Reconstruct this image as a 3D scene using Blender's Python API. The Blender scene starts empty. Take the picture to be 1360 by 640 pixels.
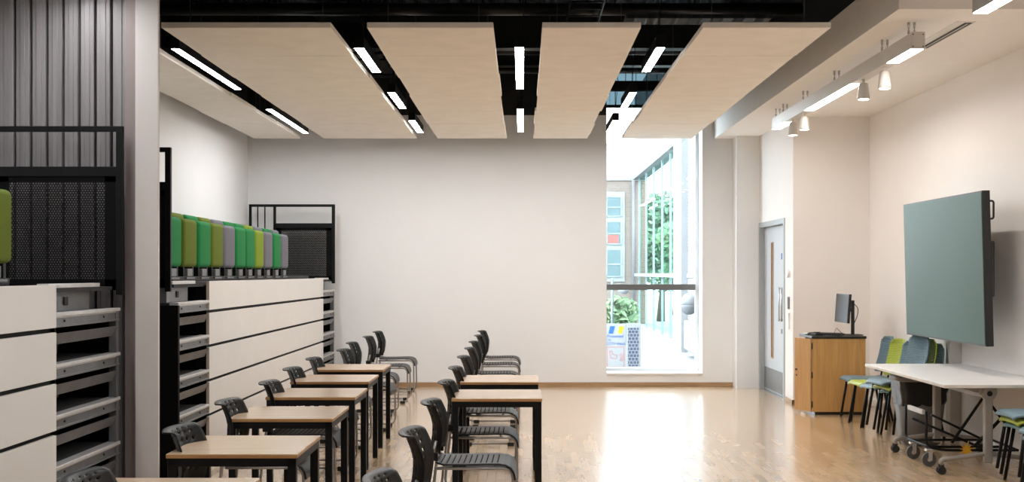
import bpy, bmesh, math, random
from mathutils import Vector, Matrix
random.seed(7)
PI = math.pi
scene = bpy.context.scene
COL = scene.collection
F = 1650.0; VX = 694.0; VY = 363.0; EYE = 1.6

# ------------------------------------------------------------------ materials
def new_mat(name):
    m = bpy.data.materials.new(name); m.use_nodes = True
    nt = m.node_tree
    b = nt.nodes['Principled BSDF']
    return m, nt, b
def N(nt, t, **kw):
    n = nt.nodes.new(t)
    for k, v in kw.items():
        setattr(n, k, v)
    return n
def mth(nt, op, a, b=None, c=None):
    n = nt.nodes.new('ShaderNodeMath'); n.operation = op
    for i, v in enumerate((a, b, c)):
        if v is None: continue
        if isinstance(v, (int, float)): n.inputs[i].default_value = v
        else: nt.links.new(v, n.inputs[i])
    return n.outputs[0]
def plain(name, col, rough=0.5, metal=0.0, var=0.06, scale=6.0, bump=0.0, bscale=60.0, spec=None, stretch=(1,1,1), coat=0.0):
    m, nt, b = new_mat(name)
    tc = N(nt, 'ShaderNodeTexCoord')
    mp = N(nt, 'ShaderNodeMapping'); mp.inputs['Scale'].default_value = stretch
    nt.links.new(tc.outputs['Object'], mp.inputs[0])
    nz = N(nt, 'ShaderNodeTexNoise'); nz.inputs['Scale'].default_value = scale; nz.inputs['Detail'].default_value = 3
    nt.links.new(mp.outputs[0], nz.inputs['Vector'])
    cr = N(nt, 'ShaderNodeValToRGB')
    cr.color_ramp.elements[0].position = .3; cr.color_ramp.elements[1].position = .7
    cr.color_ramp.elements[0].color = tuple(c*(1-var) for c in col)+(1,)
    cr.color_ramp.elements[1].color = tuple(min(1, c*(1+var)) for c in col)+(1,)
    nt.links.new(nz.outputs[0], cr.inputs[0]); nt.links.new(cr.outputs[0], b.inputs['Base Color'])
    b.inputs['Roughness'].default_value = rough; b.inputs['Metallic'].default_value = metal
    if spec is not None: b.inputs['Specular IOR Level'].default_value = spec
    if coat: b.inputs['Coat Weight'].default_value = coat; b.inputs['Coat Roughness'].default_value = .1
    if bump:
        n2 = N(nt, 'ShaderNodeTexNoise'); n2.inputs['Scale'].default_value = bscale
        nt.links.new(mp.outputs[0], n2.inputs['Vector'])
        bp = N(nt, 'ShaderNodeBump'); bp.inputs['Strength'].default_value = bump; bp.inputs['Distance'].default_value = .003
        nt.links.new(n2.outputs[0], bp.inputs['Height']); nt.links.new(bp.outputs[0], b.inputs['Normal'])
    return m
def emit(name, col, strength):
    m, nt, b = new_mat(name)
    b.inputs['Base Color'].default_value = (.9, .9, .9, 1)
    b.inputs['Emission Color'].default_value = col+(1,)
    b.inputs['Emission Strength'].default_value = strength
    return m
def wood(name, c1, c2, rough=.35, scale=(1, 14, 14), coat=0.0, bump=.02):
    m, nt, b = new_mat(name)
    tc = N(nt, 'ShaderNodeTexCoord'); mp = N(nt, 'ShaderNodeMapping'); mp.inputs['Scale'].default_value = scale
    nt.links.new(tc.outputs['Object'], mp.inputs[0])
    nz = N(nt, 'ShaderNodeTexNoise'); nz.inputs['Scale'].default_value = 3; nz.inputs['Detail'].default_value = 5; nz.inputs['Distortion'].default_value = .6
    nt.links.new(mp.outputs[0], nz.inputs['Vector'])
    cr = N(nt, 'ShaderNodeValToRGB'); cr.color_ramp.elements[0].position = .35; cr.color_ramp.elements[1].position = .68
    cr.color_ramp.elements[0].color = c1+(1,); cr.color_ramp.elements[1].color = c2+(1,)
    nt.links.new(nz.outputs[0], cr.inputs[0]); nt.links.new(cr.outputs[0], b.inputs['Base Color'])
    b.inputs['Roughness'].default_value = rough
    b.inputs['Coat Weight'].default_value = coat; b.inputs['Coat Roughness'].default_value = .12
    return m
def brick_mat(name, c1, c2, mortar, w=.225, h=.075, axis='xz', ms=.012, rough=.9):
    m, nt, b = new_mat(name)
    tc = N(nt, 'ShaderNodeTexCoord'); sp = N(nt, 'ShaderNodeSeparateXYZ'); cb = N(nt, 'ShaderNodeCombineXYZ')
    nt.links.new(tc.outputs['Object'], sp.inputs[0])
    nt.links.new(sp.outputs['XYZ'.index(axis[0].upper())], cb.inputs[0])
    nt.links.new(sp.outputs['XYZ'.index(axis[1].upper())], cb.inputs[1])
    br = N(nt, 'ShaderNodeTexBrick'); br.inputs['Color1'].default_value = c1+(1,); br.inputs['Color2'].default_value = c2+(1,)
    br.inputs['Mortar'].default_value = mortar+(1,); br.inputs['Scale'].default_value = 1
    br.inputs['Brick Width'].default_value = w; br.inputs['Row Height'].default_value = h; br.inputs['Mortar Size'].default_value = ms
    nt.links.new(cb.outputs[0], br.inputs['Vector']); nt.links.new(br.outputs['Color'], b.inputs['Base Color'])
    b.inputs['Roughness'].default_value = rough
    return m
def parquet():
    m, nt, b = new_mat('parquet_blocks')
    tc = N(nt, 'ShaderNodeTexCoord'); sp = N(nt, 'ShaderNodeSeparateXYZ'); cb = N(nt, 'ShaderNodeCombineXYZ')
    nt.links.new(tc.outputs['Object'], sp.inputs[0])
    nt.links.new(sp.outputs[1], cb.inputs[0]); nt.links.new(sp.outputs[0], cb.inputs[1])
    br = N(nt, 'ShaderNodeTexBrick'); br.inputs['Color1'].default_value = (.66, .475, .30, 1); br.inputs['Color2'].default_value = (.47, .31, .17, 1)
    br.inputs['Mortar'].default_value = (.33, .21, .11, 1); br.inputs['Scale'].default_value = 1
    br.inputs['Brick Width'].default_value = .42; br.inputs['Row Height'].default_value = .07; br.inputs['Mortar Size'].default_value = .0012
    br.inputs['Bias'].default_value = -.15
    nt.links.new(cb.outputs[0], br.inputs['Vector'])
    mp = N(nt, 'ShaderNodeMapping'); mp.inputs['Scale'].default_value = (1, 18, 1)
    nt.links.new(cb.outputs[0], mp.inputs[0])
    nz = N(nt, 'ShaderNodeTexNoise'); nz.inputs['Scale'].default_value = 3.5; nz.inputs['Detail'].default_value = 4
    nt.links.new(mp.outputs[0], nz.inputs['Vector'])
    mx = N(nt, 'ShaderNodeMix', data_type='RGBA', blend_type='MULTIPLY')
    cr = N(nt, 'ShaderNodeValToRGB'); cr.color_ramp.elements[0].color = (.88, .87, .85, 1); cr.color_ramp.elements[1].color = (1.08, 1.08, 1.08, 1)
    nt.links.new(nz.outputs[0], cr.inputs[0])
    mx.inputs[0].default_value = 1
    nt.links.new(br.outputs['Color'], mx.inputs[6]); nt.links.new(cr.outputs[0], mx.inputs[7])
    nt.links.new(mx.outputs[2], b.inputs['Base Color'])
    n3 = N(nt, 'ShaderNodeTexNoise'); n3.inputs['Scale'].default_value = 1.3; n3.inputs['Detail'].default_value = 5
    nt.links.new(tc.outputs['Object'], n3.inputs['Vector'])
    r = mth(nt, 'MULTIPLY_ADD', n3.outputs[0], .06, .22)
    nt.links.new(r, b.inputs['Roughness'])
    bp = N(nt, 'ShaderNodeBump'); bp.inputs['Strength'].default_value = .03; bp.inputs['Distance'].default_value = .001
    nt.links.new(br.outputs['Fac'], bp.inputs['Height']); nt.links.new(bp.outputs[0], b.inputs['Normal'])
    b.inputs['Coat Weight'].default_value = .8; b.inputs['Coat Roughness'].default_value = .17
    return m
def perforated(name, pitch, col, hole=.30):
    m, nt, b = new_mat(name)
    b.inputs['Base Color'].default_value = col+(1,); b.inputs['Roughness'].default_value = .5; b.inputs['Specular IOR Level'].default_value = .2
    tc = N(nt, 'ShaderNodeTexCoord'); sp = N(nt, 'ShaderNodeSeparateXYZ'); nt.links.new(tc.outputs['Object'], sp.inputs[0])
    u = mth(nt, 'DIVIDE', sp.outputs[0], pitch); v = mth(nt, 'DIVIDE', sp.outputs[2], pitch*.866)
    row = mth(nt, 'FLOOR', v); odd = mth(nt, 'MULTIPLY', mth(nt, 'FLOORED_MODULO', row, 2.0), .5)
    fu = mth(nt, 'SUBTRACT', mth(nt, 'FRACT', mth(nt, 'ADD', u, odd)), .5)
    fv = mth(nt, 'MULTIPLY', mth(nt, 'SUBTRACT', mth(nt, 'FRACT', v), .5), .866)
    d = mth(nt, 'SQRT', mth(nt, 'ADD', mth(nt, 'MULTIPLY', fu, fu), mth(nt, 'MULTIPLY', fv, fv)))
    solid = mth(nt, 'GREATER_THAN', d, hole)
    nt.links.new(solid, b.inputs['Alpha'])
    return m
def glass(name, tint=(1, 1, 1), gl=.06, rough=0.0, refl=(1, 1, 1)):
    m = bpy.data.materials.new(name); m.use_nodes = True; nt = m.node_tree
    nt.nodes.remove(nt.nodes['Principled BSDF'])
    out = [n for n in nt.nodes if n.type == 'OUTPUT_MATERIAL'][0]
    t = N(nt, 'ShaderNodeBsdfTransparent'); t.inputs[0].default_value = tint+(1,)
    g = N(nt, 'ShaderNodeBsdfGlossy'); g.inputs['Roughness'].default_value = rough; g.inputs['Color'].default_value = refl+(1,)
    mx = N(nt, 'ShaderNodeMixShader'); mx.inputs[0].default_value = gl
    nt.links.new(t.outputs[0], mx.inputs[1]); nt.links.new(g.outputs[0], mx.inputs[2]); nt.links.new(mx.outputs[0], out.inputs[0])
    return m
def ribbed(name, col, rough, axis, pitch, strength=.6, var=.05):
    """fine ribs as bump: mesh backs, ribbed seats, corrugated deck"""
    m = plain(name, col, rough, var=var)
    nt = m.node_tree; b = nt.nodes['Principled BSDF']
    tc = N(nt, 'ShaderNodeTexCoord'); sp = N(nt, 'ShaderNodeSeparateXYZ'); nt.links.new(tc.outputs['Object'], sp.inputs[0])
    s = mth(nt, 'SINE', mth(nt, 'MULTIPLY', sp.outputs['xyz'.index(axis)], 2*PI/pitch))
    bp = N(nt, 'ShaderNodeBump'); bp.inputs['Strength'].default_value = strength; bp.inputs['Distance'].default_value = pitch*.25
    nt.links.new(s, bp.inputs['Height']); nt.links.new(bp.outputs[0], b.inputs['Normal'])
    return m

M = {}
M['wall'] = plain('wall_paint', (.86, .865, .867), .75, var=.012, scale=1.5, bump=.05, bscale=180)
M['wall_warm'] = plain('wall_paint_warm', (.87, .84, .815), .7, var=.012, scale=1.5, bump=.05, bscale=180)
M['ceiling_white'] = plain('ceiling_paint', (.90, .875, .85), .8, var=.01)
M['black_paint'] = plain('black_paint', (.012, .012, .013), .6, var=.2)
M['deck'] = ribbed('metal_deck', (.045, .05, .056), .45, 'x', .2, .8)
M['duct'] = plain('painted_duct', (.02, .021, .023), .32, var=.2, metal=.3)
M['floor'] = parquet()
M['grout'] = plain('outside_paving', (.2, .21, .215), .9, var=.1, scale=2)
M['oak_trim'] = wood('oak_skirting', (.36, .22, .11), (.48, .31, .17), .5)
M['panel'] = plain('woodwool_board', (.92, .87, .80), .9, var=.03, scale=4, bump=.35, bscale=260)
M['cladding'] = plain('grey_cladding', (.25, .235, .238), .62, var=.14, scale=2.2, stretch=(9, 9, .35), spec=.3)
M['cladding_dark'] = plain('cladding_joint', (.018, .015, .016), .6)
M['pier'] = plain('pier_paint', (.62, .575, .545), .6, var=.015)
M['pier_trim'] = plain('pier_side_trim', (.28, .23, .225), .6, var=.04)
M['black_metal'] = plain('black_powder_coat', (.004, .004, .0045), .42, var=.15, spec=.22)
M['black_sheet'] = plain('black_sheet', (.003, .003, .0033), .6, var=.15, spec=.12)
M['perf'] = perforated('perforated_sheet', .0175, (.004, .004, .0045), .33)
M['fascia'] = plain('fascia_laminate', (.76, .735, .70), .5, var=.015, scale=3)
M['fascia_edge'] = plain('fascia_edge', (.52, .42, .34), .6)
M['nosing'] = plain('aluminium_nosing', (.62, .61, .60), .42, metal=.35, var=.08, scale=12)
M['steel'] = plain('grey_steel_channel', (.17, .17, .175), .42, metal=.4, var=.12, scale=9)
M['carpet'] = plain('dark_tread', (.03, .03, .032), .9, bump=.3)
for n, c in dict(green=(.008, .20, .050), olive=(.115, .16, .008), grey=(.165, .165, .195), lime=(.21, .30, .015)).items():
    M['fabric_'+n] = plain('fabric_'+n, c, .95, var=.12, scale=140, bump=.5, bscale=420)
M['desk_top'] = wood('desk_beech', (.60, .425, .285), (.64, .46, .31), .24, (1.2, 9, 9), coat=.35)
M['desk_edge'] = wood('desk_edge', (.36, .18, .065), (.47, .26, .10), .35, (2, 16, 16))
M['shell'] = plain('black_polypropylene', (.005, .0054, .0062), .38, var=.1, scale=20, spec=.24)
M['shell_seat'] = ribbed('black_ribbed_seat', (.008, .009, .011), .40, 'x', .034, .14)
M['shell_seat'].node_tree.nodes['Principled BSDF'].inputs['Specular IOR Level'].default_value = .3
def grooves(m, axis, pitch, frac, dark):
    nt = m.node_tree; b = nt.nodes['Principled BSDF']
    tc = N(nt, 'ShaderNodeTexCoord'); sp = N(nt, 'ShaderNodeSeparateXYZ'); nt.links.new(tc.outputs['Object'], sp.inputs[0])
    f = mth(nt, 'FRACT', mth(nt, 'DIVIDE', sp.outputs['xyz'.index(axis)], pitch))
    g = mth(nt, 'LESS_THAN', f, frac)
    side = mth(nt, 'LESS_THAN', mth(nt, 'ABSOLUTE', sp.outputs[1]), .17); fr = mth(nt, 'LESS_THAN', sp.outputs[0], .15)
    g = mth(nt, 'MULTIPLY', g, mth(nt, 'MULTIPLY', side, fr))
    nt.links.new(mth(nt, 'MULTIPLY_ADD', g, .5, .40), b.inputs['Roughness'])
    nt.links.new(mth(nt, 'MULTIPLY_ADD', g, -.27, .3), b.inputs['Specular IOR Level'])
grooves(M['shell_seat'], 'x', .034, .2, 0)
M['tube'] = plain('grey_steel_tube', (.34, .32, .31), .28, metal=.85, var=.06)
M['rubber'] = plain('black_rubber', (.012, .012, .012), .7)
M['beech'] = wood('beech_veneer', (.50, .27, .088), (.60, .345, .125), .38, (9, 9, .7))
M['beech_door'] = wood('beech_veneer_door', (.47, .25, .08), (.57, .32, .115), .38, (9, 9, .7))
M['black_lam'] = plain('black_laminate', (.02, .018, .018), .35)
M['screen_off'] = plain('dark_screen', (.035, .035, .04), .45, var=.04, spec=.25)
M['tv_glass'] = plain('display_glass', (.058, .115, .100), .42, var=.05, scale=.9, spec=.3)  # teal base colour stands in for the room reflected in the screen
M['tv_case'] = plain('display_case', (.01, .01, .011), .35)
M['chrome'] = plain('brushed_chrome', (.55, .55, .56), .25, metal=.9)
M['white_top'] = plain('white_laminate', (.89, .89, .89), .3, var=.01)
M['white_edge'] = plain('table_edge', (.66, .63, .58), .5)
M['alu'] = plain('table_leg_grey', (.31, .285, .26), .45, metal=.2, var=.04)
M['seat_blue'] = plain('slate_blue_plastic', (.155, .25, .31), .42, var=.04)
M['seat_teal'] = plain('teal_plastic', (.12, .25, .26), .42, var=.04)
M['seat_lime'] = plain('lime_plastic', (.42, .50, .06), .42, var=.04)
M['back_blue'] = ribbed('slate_blue_mesh_back', (.15, .245, .31), .5, 'z', .014, .9)
M['back_teal'] = ribbed('teal_mesh_back', (.12, .24, .26), .5, 'z', .014, .9)
M['back_lime'] = ribbed('lime_mesh_back', (.42, .50, .06), .5, 'z', .014, .9)
M['castor_grey'] = plain('castor_grey', (.07, .07, .07), .5)
M['bin_grey'] = plain('grey_bin_plastic', (.17, .165, .16), .5)
M['bin_bag'] = plain('black_bin_liner', (.008, .008, .009), .35, var=.2, bump=1.0, bscale=25)
M['yellow'] = plain('yellow_ribbon', (.62, .33, .02), .6, var=.15)
M['door'] = plain('pale_grey_door', (.54, .58, .62), .45, var=.01)
M['door_frame'] = plain('grey_door_frame', (.40, .43, .45), .45, var=.02)
M['kick'] = plain('kick_plate', (.27, .28, .29), .35, metal=.7)
M['window_frame'] = plain('white_window_frame', (.72, .75, .78), .4, var=.01)
M['transom'] = plain('grey_transom', (.14, .14, .14), .45, metal=.2)
M['sill'] = plain('white_sill', (.80, .79, .78), .35, var=.01)
M['glass'] = glass('clear_glass', (.96, .985, .99), .05)
M['glass_high'] = glass('tinted_high_glass', (.15, .19, .205), .03)
M['glass_wing'] = glass('wing_glass', (.80, .95, .92), .03)
M['glass_far'] = plain('far_window_glass', (.09, .13, .145), .3)
M['perf_shaded'] = perforated('perforated_sheet_shaded', .0175, (.004, .004, .0045), .235)  # smaller holes put the shading at the far panel into the sheet
M['lamp'] = emit('lamp_diffuser', (.98, .985, 1), 36)
M['lamp_warm'] = emit('track_lamp_diffuser', (1, .925, .85), 30)
M['spot_glow'] = emit('spot_lens', (1, .88, .74), 14)
M['white_metal'] = plain('white_metal', (.66, .635, .60), .4, var=.02)
M['white_plastic'] = plain('white_plastic', (.82, .81, .79), .35)
M['paper'] = plain('paper', (.72, .74, .74), .8)
M['blue_mark'] = plain('blue_mark', (.02, .12, .42), .6)
M['yellow_mark'] = plain('yellow_mark', (.72, .52, .01), .6)
M['red_mark'] = plain('red_mark', (.55, .08, .07), .6)
M['sign_white'] = plain('sign_white', (.36, .37, .38), .5, var=.01)
M['brick_pale'] = brick_mat('pale_brick_far', (.16, .125, .105), (.19, .15, .13), (.2, .17, .155))
M['brick_side'] = brick_mat('pale_brick_wing', (.13, .128, .125), (.19, .185, .18), (.24, .24, .24), axis='yz')
M['brick_red'] = brick_mat('red_brick', (.21, .085, .06), (.25, .11, .08), (.24, .18, .16))
M['concrete'] = plain('pale_concrete', (.24, .25, .26), .8, var=.05)
M['slab'] = plain('grey_soffit_slab', (.13, .14, .15), .7, var=.08)
M['mullion'] = plain('grey_mullion', (.17, .21, .22), .4, metal=.2)
M['leaf'] = plain('leaf_green', (.17, .24, .13), .8, var=.4, scale=3)
M['leaf_dark'] = plain('leaf_dark', (.13, .19, .12), .8, var=.4, scale=3)
M['bark'] = plain('bark', (.12, .09, .07), .9)
M['solar'] = brick_mat('dark_grid_panel', (.05, .07, .11), (.06, .08, .12), (.30, .34, .40), w=.06, h=.06, ms=.006, rough=.3)

# ------------------------------------------------------------------ helpers
class MB:
    def __init__(s): s.b = bmesh.new(); s.mi = 0
    def _mark(s, faces, mi):
        for f in faces: f.material_index = mi
    def box(s, x0, x1, y0, y1, z0, z1, bev=0.0, seg=2, mi=0, M4=None):
        t = bmesh.new()
        bmesh.ops.create_cube(t, size=1.0)
        for v in t.verts:
            v.co = Vector(((x0+x1)/2+v.co.x*(x1-x0), (y0+y1)/2+v.co.y*(y1-y0), (z0+z1)/2+v.co.z*(z1-z0)))
        if bev > 0: bmesh.ops.bevel(t, geom=t.edges[:], offset=bev, segments=seg, affect='EDGES', profile=.5)
        if M4 is not None: bmesh.ops.transform(t, matrix=M4, verts=t.verts[:])
        s._merge(t, mi); return s
    def _merge(s, t, mi):
        mp = {}
        for v in t.verts: mp[v] = s.b.verts.new(v.co)
        for f in t.faces:
            try:
                nf = s.b.faces.new([mp[v] for v in f.verts]); nf.material_index = mi; nf.smooth = f.smooth
            except ValueError: pass
        t.free()
    def cyl(s, p, q, r, r2=None, n=12, mi=0, cap=True):
        p = Vector(p); q = Vector(q); d = q-p; L = d.length
        if r2 is None: r2 = r
        t = bmesh.new()
        bmesh.ops.create_cone(t, cap_ends=cap, segments=n, radius1=r, radius2=r2, depth=L)
        rot = d.to_track_quat('Z', 'Y').to_matrix().to_4x4()
        bmesh.ops.transform(t, matrix=Matrix.Translation((p+q)/2) @ rot, verts=t.verts[:])
        for f in t.faces:
            if len(f.verts) == 4: f.smooth = True
        s._merge(t, mi); return s
    def tube(s, pts, r, n=8, mi=0, fillet=0.0, steps=5):
        pts = [Vector(p) for p in pts]
        if fillet > 0:
            out = [pts[0]]
            for i in range(1, len(pts)-1):
                a, b, c = pts[i-1], pts[i], pts[i+1]
                l = min(fillet, (a-b).length*.49, (c-b).length*.49)
                p0 = b+(a-b).normalized()*l; p1 = b+(c-b).normalized()*l
                for k in range(steps+1):
                    u = k/steps
                    out.append((1-u)**2*p0+2*u*(1-u)*b+u*u*p1)
            out.append(pts[-1]); pts = out
        rings = []
        up = None
        for i, p in enumerate(pts):
            if i == 0: d = pts[1]-pts[0]
            elif i == len(pts)-1: d = pts[-1]-pts[-2]
            else: d = (pts[i+1]-pts[i]).normalized()+(pts[i]-pts[i-1]).normalized()
            d.normalize()
            if up is None:
                up = Vector((0, 0, 1)) if abs(d.z) < .9 else Vector((0, 1, 0))
            a = d.cross(up)
            if a.length < 1e-4: a = d.orthogonal()
            a.normalize(); bb = a.cross(d).normalized(); up = bb
            rings.append([s.b.verts.new(p+a*math.cos(2*PI*k/n)*r+bb*math.sin(2*PI*k/n)*r) for k in range(n)])
        for i in range(len(rings)-1):
            for k in range(n):
                f = s.b.faces.new((rings[i][k], rings[i][(k+1) % n], rings[i+1][(k+1) % n], rings[i+1][k])); f.smooth = True; f.material_index = mi
        s.b.faces.new(rings[0][::-1]).material_index = mi; s.b.faces.new(rings[-1]).material_index = mi
        return s
    def prism(s, poly, axis, a, b, mi=0):
        """extrude a 2D polygon along axis between a and b"""
        def P(u, v, w):
            return {'x': (w, u, v), 'y': (u, w, v), 'z': (u, v, w)}[axis]
        A = [s.b.verts.new(P(u, v, a)) for u, v in poly]; B = [s.b.verts.new(P(u, v, b)) for u, v in poly]
        n = len(poly)
        fs = [s.b.faces.new(A), s.b.faces.new(B[::-1])]
        for i in range(n): fs.append(s.b.faces.new((A[i], B[i], B[(i+1) % n], A[(i+1) % n])))
        for f in fs: f.material_index = mi
        return s
    def quad(s, pts, mi=0):
        s.b.faces.new([s.b.verts.new(p) for p in pts]).material_index = mi; return s
    def lathe(s, prof, c=(0, 0, 0), n=20, mi=0):
        rings = [[s.b.verts.new((c[0]+r*math.cos(2*PI*k/n), c[1]+r*math.sin(2*PI*k/n), c[2]+z)) for k in range(n)] for r, z in prof]
        for i in range(len(rings)-1):
            for k in range(n):
                f = s.b.faces.new((rings[i][k], rings[i][(k+1) % n], rings[i+1][(k+1) % n], rings[i+1][k])); f.smooth = True; f.material_index = mi
        s.b.faces.new(rings[0][::-1]).material_index = mi; s.b.faces.new(rings[-1]).material_index = mi
        return s
    def build(s, name, mats, parent=None, loc=None, rz=0.0, smooth=False):
        bmesh.ops.recalc_face_normals(s.b, faces=s.b.faces[:])
        me = bpy.data.meshes.new(name); s.b.to_mesh(me); s.b.free()
        if not isinstance(mats, (list, tuple)): mats = [mats]
        for m in mats: me.materials.append(m)
        if smooth:
            for p in me.polygons: p.use_smooth = True
        o = bpy.data.objects.new(name, me); COL.objects.link(o)
        if parent: o.parent = parent
        if loc: o.location = loc
        if rz: o.rotation_euler = (0, 0, rz)
        return o
def tag(o, label, cat, group=None, kind=None):
    o['label'] = label; o['category'] = cat
    if group: o['group'] = group
    if kind: o['kind'] = kind
    return o
def thing(name, label, cat, loc=(0, 0, 0), rz=0.0, group=None):
    o = bpy.data.objects.new(name, None); COL.objects.link(o); o.empty_display_size = .1
    o.location = loc; o.rotation_euler = (0, 0, rz)
    return tag(o, label, cat, group)
def struct(mb, name, mat):
    o = mb.build(name, mat); o['kind'] = 'structure'; return o
def dup(root, loc, rz=None, label=None, group=None, swap=None):
    r = root.copy(); COL.objects.link(r); r.location = loc
    if rz is not None: r.rotation_euler = (0, 0, rz)
    if label: r['label'] = label
    if group: r['group'] = group
    def rec(src, dst):
        for ch in src.children:
            c = ch.copy()
            if swap and ch.data and ch.name.split('.')[0] in swap:
                c.data = ch.data.copy(); c.data.materials[0] = swap[ch.name.split('.')[0]]
            COL.objects.link(c); c.parent = dst
            rec(ch, c)
    rec(root, r)
    return r
def B(x0, x1, y0, y1, z0, z1, bev=0.0, seg=2): return MB().box(x0, x1, y0, y1, z0, z1, bev, seg)

# ------------------------------------------------------------------ room shell
XL, XR, XD = -3.893, 4.23, 3.30
YB, YA, YF = 17.6, 15.15, -4.0
SOF = 3.508; TOP = 5.2
struct(B(XL-.2, XR+.2, YF, YB+.45, -.12, 0), 'floor', M['floor'])
struct(B(XL-.2, XL, YF, YB, 0, 3.84), 'wall_left', M['wall'])
struct(B(XR, XR+.2, YF, YA+.02, 0, SOF+.25), 'wall_right', M['wall_warm'])
struct(B(XL-.2, XR+.2, YF-.2, YF, 0, TOP), 'wall_front', M['wall'])
# back wall with the tall window opening
WX0, WX1, WZ0, WZ1 = 1.19, 2.547, .192, 4.03
bw = MB()
bw.box(XL-.2, WX0, YB, YB+.45, 0, 3.84); bw.box(WX1, XD+.3, YB, YB+.45, 0, 3.84); bw.box(WX0, WX1, YB, YB+.45, 0, WZ0-.03)
struct(bw, 'wall_back', M['wall'])
bu = MB()
bu.box(XL-.2, WX0, YB+.002, YB+.45, 3.84, TOP); bu.box(WX1, XD+.3, YB+.002, YB+.45, 3.84, TOP); bu.box(WX0, WX1, YB+.002, YB+.45, 4.85, TOP)
struct(bu, 'wall_back_upper', M['black_paint'])
uw = MB(); uw.box(XL-.2, XL-.001, YF, YB, 3.84, TOP); uw.box(XR+.001, XR+.2, YF, YB+.4, SOF+.25, TOP)
struct(uw, 'wall_side_upper', M['black_paint'])
struct(B(2.98, XD+.005, 17.30, YB, 0, SOF), 'wall_corner_pier', M['wall'])
struct(B(XL-.2, XR+.2, YF, YB+.4, TOP, TOP+.1), 'ceiling', M['deck'])
# right bulkhead, its white underside is the low ceiling
bk = MB(); bk.box(2.717, XR+.001, 8.97, YB, SOF, 3.83)
struct(bk, 'ceiling_bulkhead', M['ceiling_white'])
struct(B(2.75, XR+.001, 9.0, YB, 3.83, TOP), 'ceiling_bulkhead_upper', M['black_paint'])
struct(B(2.717, XR+.001, YF, 8.97, 4.0, 4.1), 'ceiling_near_right', M['ceiling_white'])
# door wall X=3.3 with opening, and alcove wall
DZ0, DZ1, DH = 15.62, 17.30, 2.30
dw = MB()
dw.box(XD, XD+.25, YA, DZ0, 0, SOF); dw.box(XD, XD+.25, DZ0, DZ1, DH, SOF)
dw.box(XD+.25, XR+.2, YA, YA+.2, 0, SOF)
struct(dw, 'wall_alcove', M['wall_warm'])
struct(B(XD+.25, XD+.3, YA+.2, YB, 0, SOF), 'wall_behind_door', M['wall'])
# skirtings
struct(B(-2.0, WX1+.43, YB-.018, YB, 0, .058, .003), 'baseboard_back', M['oak_trim'])
sb = MB(); sb.box(XD-.018, XD, YA-.018, 15.55, 0, .058, .003); sb.box(XD-.018, XR, YA-.018, YA, 0, .058, .003)
struct(sb, 'baseboard_alcove', M['oak_trim'])
struct(B(XR-.018, XR, YF, YA-.018, 0, .09, .003), 'baseboard_right', M['white_plastic'])

# ------------------------------------------------------------------ window
wy = 18.0
w = thing('window_1', '', 'window', (0, 0, 0)); del w['label']; del w['category']; w['kind'] = 'structure'
fr = MB()
fr.box(WX0-.0, WX0+.02, wy-.03, wy+.05, WZ0, 4.85, .004); fr.box(WX1-.05, WX1, wy-.03, wy+.05, WZ0, 4.85, .004)
fr.box(WX0+.02, WX1-.05, wy-.03, wy+.05, WZ0, WZ0+.045, .004)
fr.build('window_frame', M['window_frame'], w)
tr = MB(); tr.box(WX0, WX1-.05, wy-.06, wy+.05, 1.36, 1.445, .004)
tr.build('transom', M['transom'], w)
t2 = MB(); t2.box(WX0, WX1, wy-.07, wy+.05, 4.24, 4.38, .004); t2.box(WX0, WX1, wy-.03, wy+.05, 4.0, 4.04, .004)
t2.build('upper_transom', M['black_metal'], w)
B(WX0, WX1, wy, wy+.012, WZ0+.04, 1.37).build('lower_pane', M['glass'], w)
B(WX0, WX1, wy, wy+.012, 1.44, 4.01).build('upper_pane', M['glass'], w)
hp = MB(); hp.box(WX0, WX1, wy, wy+.012, 4.03, 4.85); hp.build('tinted_high_pane', M['glass_high'], w)
hm = MB()
for k in range(1, 9): hm.box(WX0+k*.15, WX0+k*.15+.008, wy-.012, wy-.001, 4.04, 4.85)
hm.build('high_pane_bars', M['black_metal'], w)
sl = MB(); sl.box(WX0-.0, WX1+.0, YB-.025, wy-.03, WZ0-.03, WZ0, .004); sl.build('window_sill', M['sill'], w)

# ------------------------------------------------------------------ door in the side wall
d = thing('door_1', '', 'door', (XD, 0, 0)); del d['label']; del d['category']; d['kind'] = 'structure'
fm = MB()
fm.box(-.012, .16, DZ0, DZ0+.07, 0, DH, .004); fm.box(-.012, .16, DZ1-.07, DZ1, 0, DH, .004); fm.box(-.012, .16, DZ0+.07, DZ1-.07, DH-.07, DH, .004)
fm.build('door_frame', M['door_frame'], d)
# small leaf (near) and large leaf (far)
B(.055, .10, DZ0+.075, 16.0, .01, DH-.075, .003).build('small_leaf', M['door'], d)
lf = B(.055, .10, 16.01, DZ1-.075, .01, DH-.075, .003).build('large_leaf', M['door'], d)
sv = MB(); zz0, zz1 = .48, 2.0; y0, y1 = 16.62, 16.72
for a in ((y0-.02, y0, zz0-.02, zz1+.02), (y1, y1+.02, zz0-.02, zz1+.02), (y0, y1, zz0-.02, zz0), (y0, y1, zz1, zz1+.02)):
    sv.box(.045, .11, a[0], a[1], a[2], a[3], .002)
sv.build('vision_panel_surround', M['oak_trim'], lf)
B(.052, .058, y0, y1, zz0, zz1).build('vision_panel_glass', plain('vision_glass', (.20, .12, .06), .2), lf)
k1 = MB(); k1.box(.050, .055, 16.03, DZ1-.09, .03, .32); k1.build('kick_plate', M['kick'], lf)
def pull(y, par):
    h = MB(); h.cyl((.02, y, .98), (.02, y, 1.42), .010); h.cyl((.02, y, 1.0), (.055, y, 1.0), .007); h.cyl((.02, y, 1.40), (.055, y, 1.40), .007)
    h.build('door_handle', M['chrome'], par)
pull(16.08, lf); pull(15.93, d)
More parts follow.
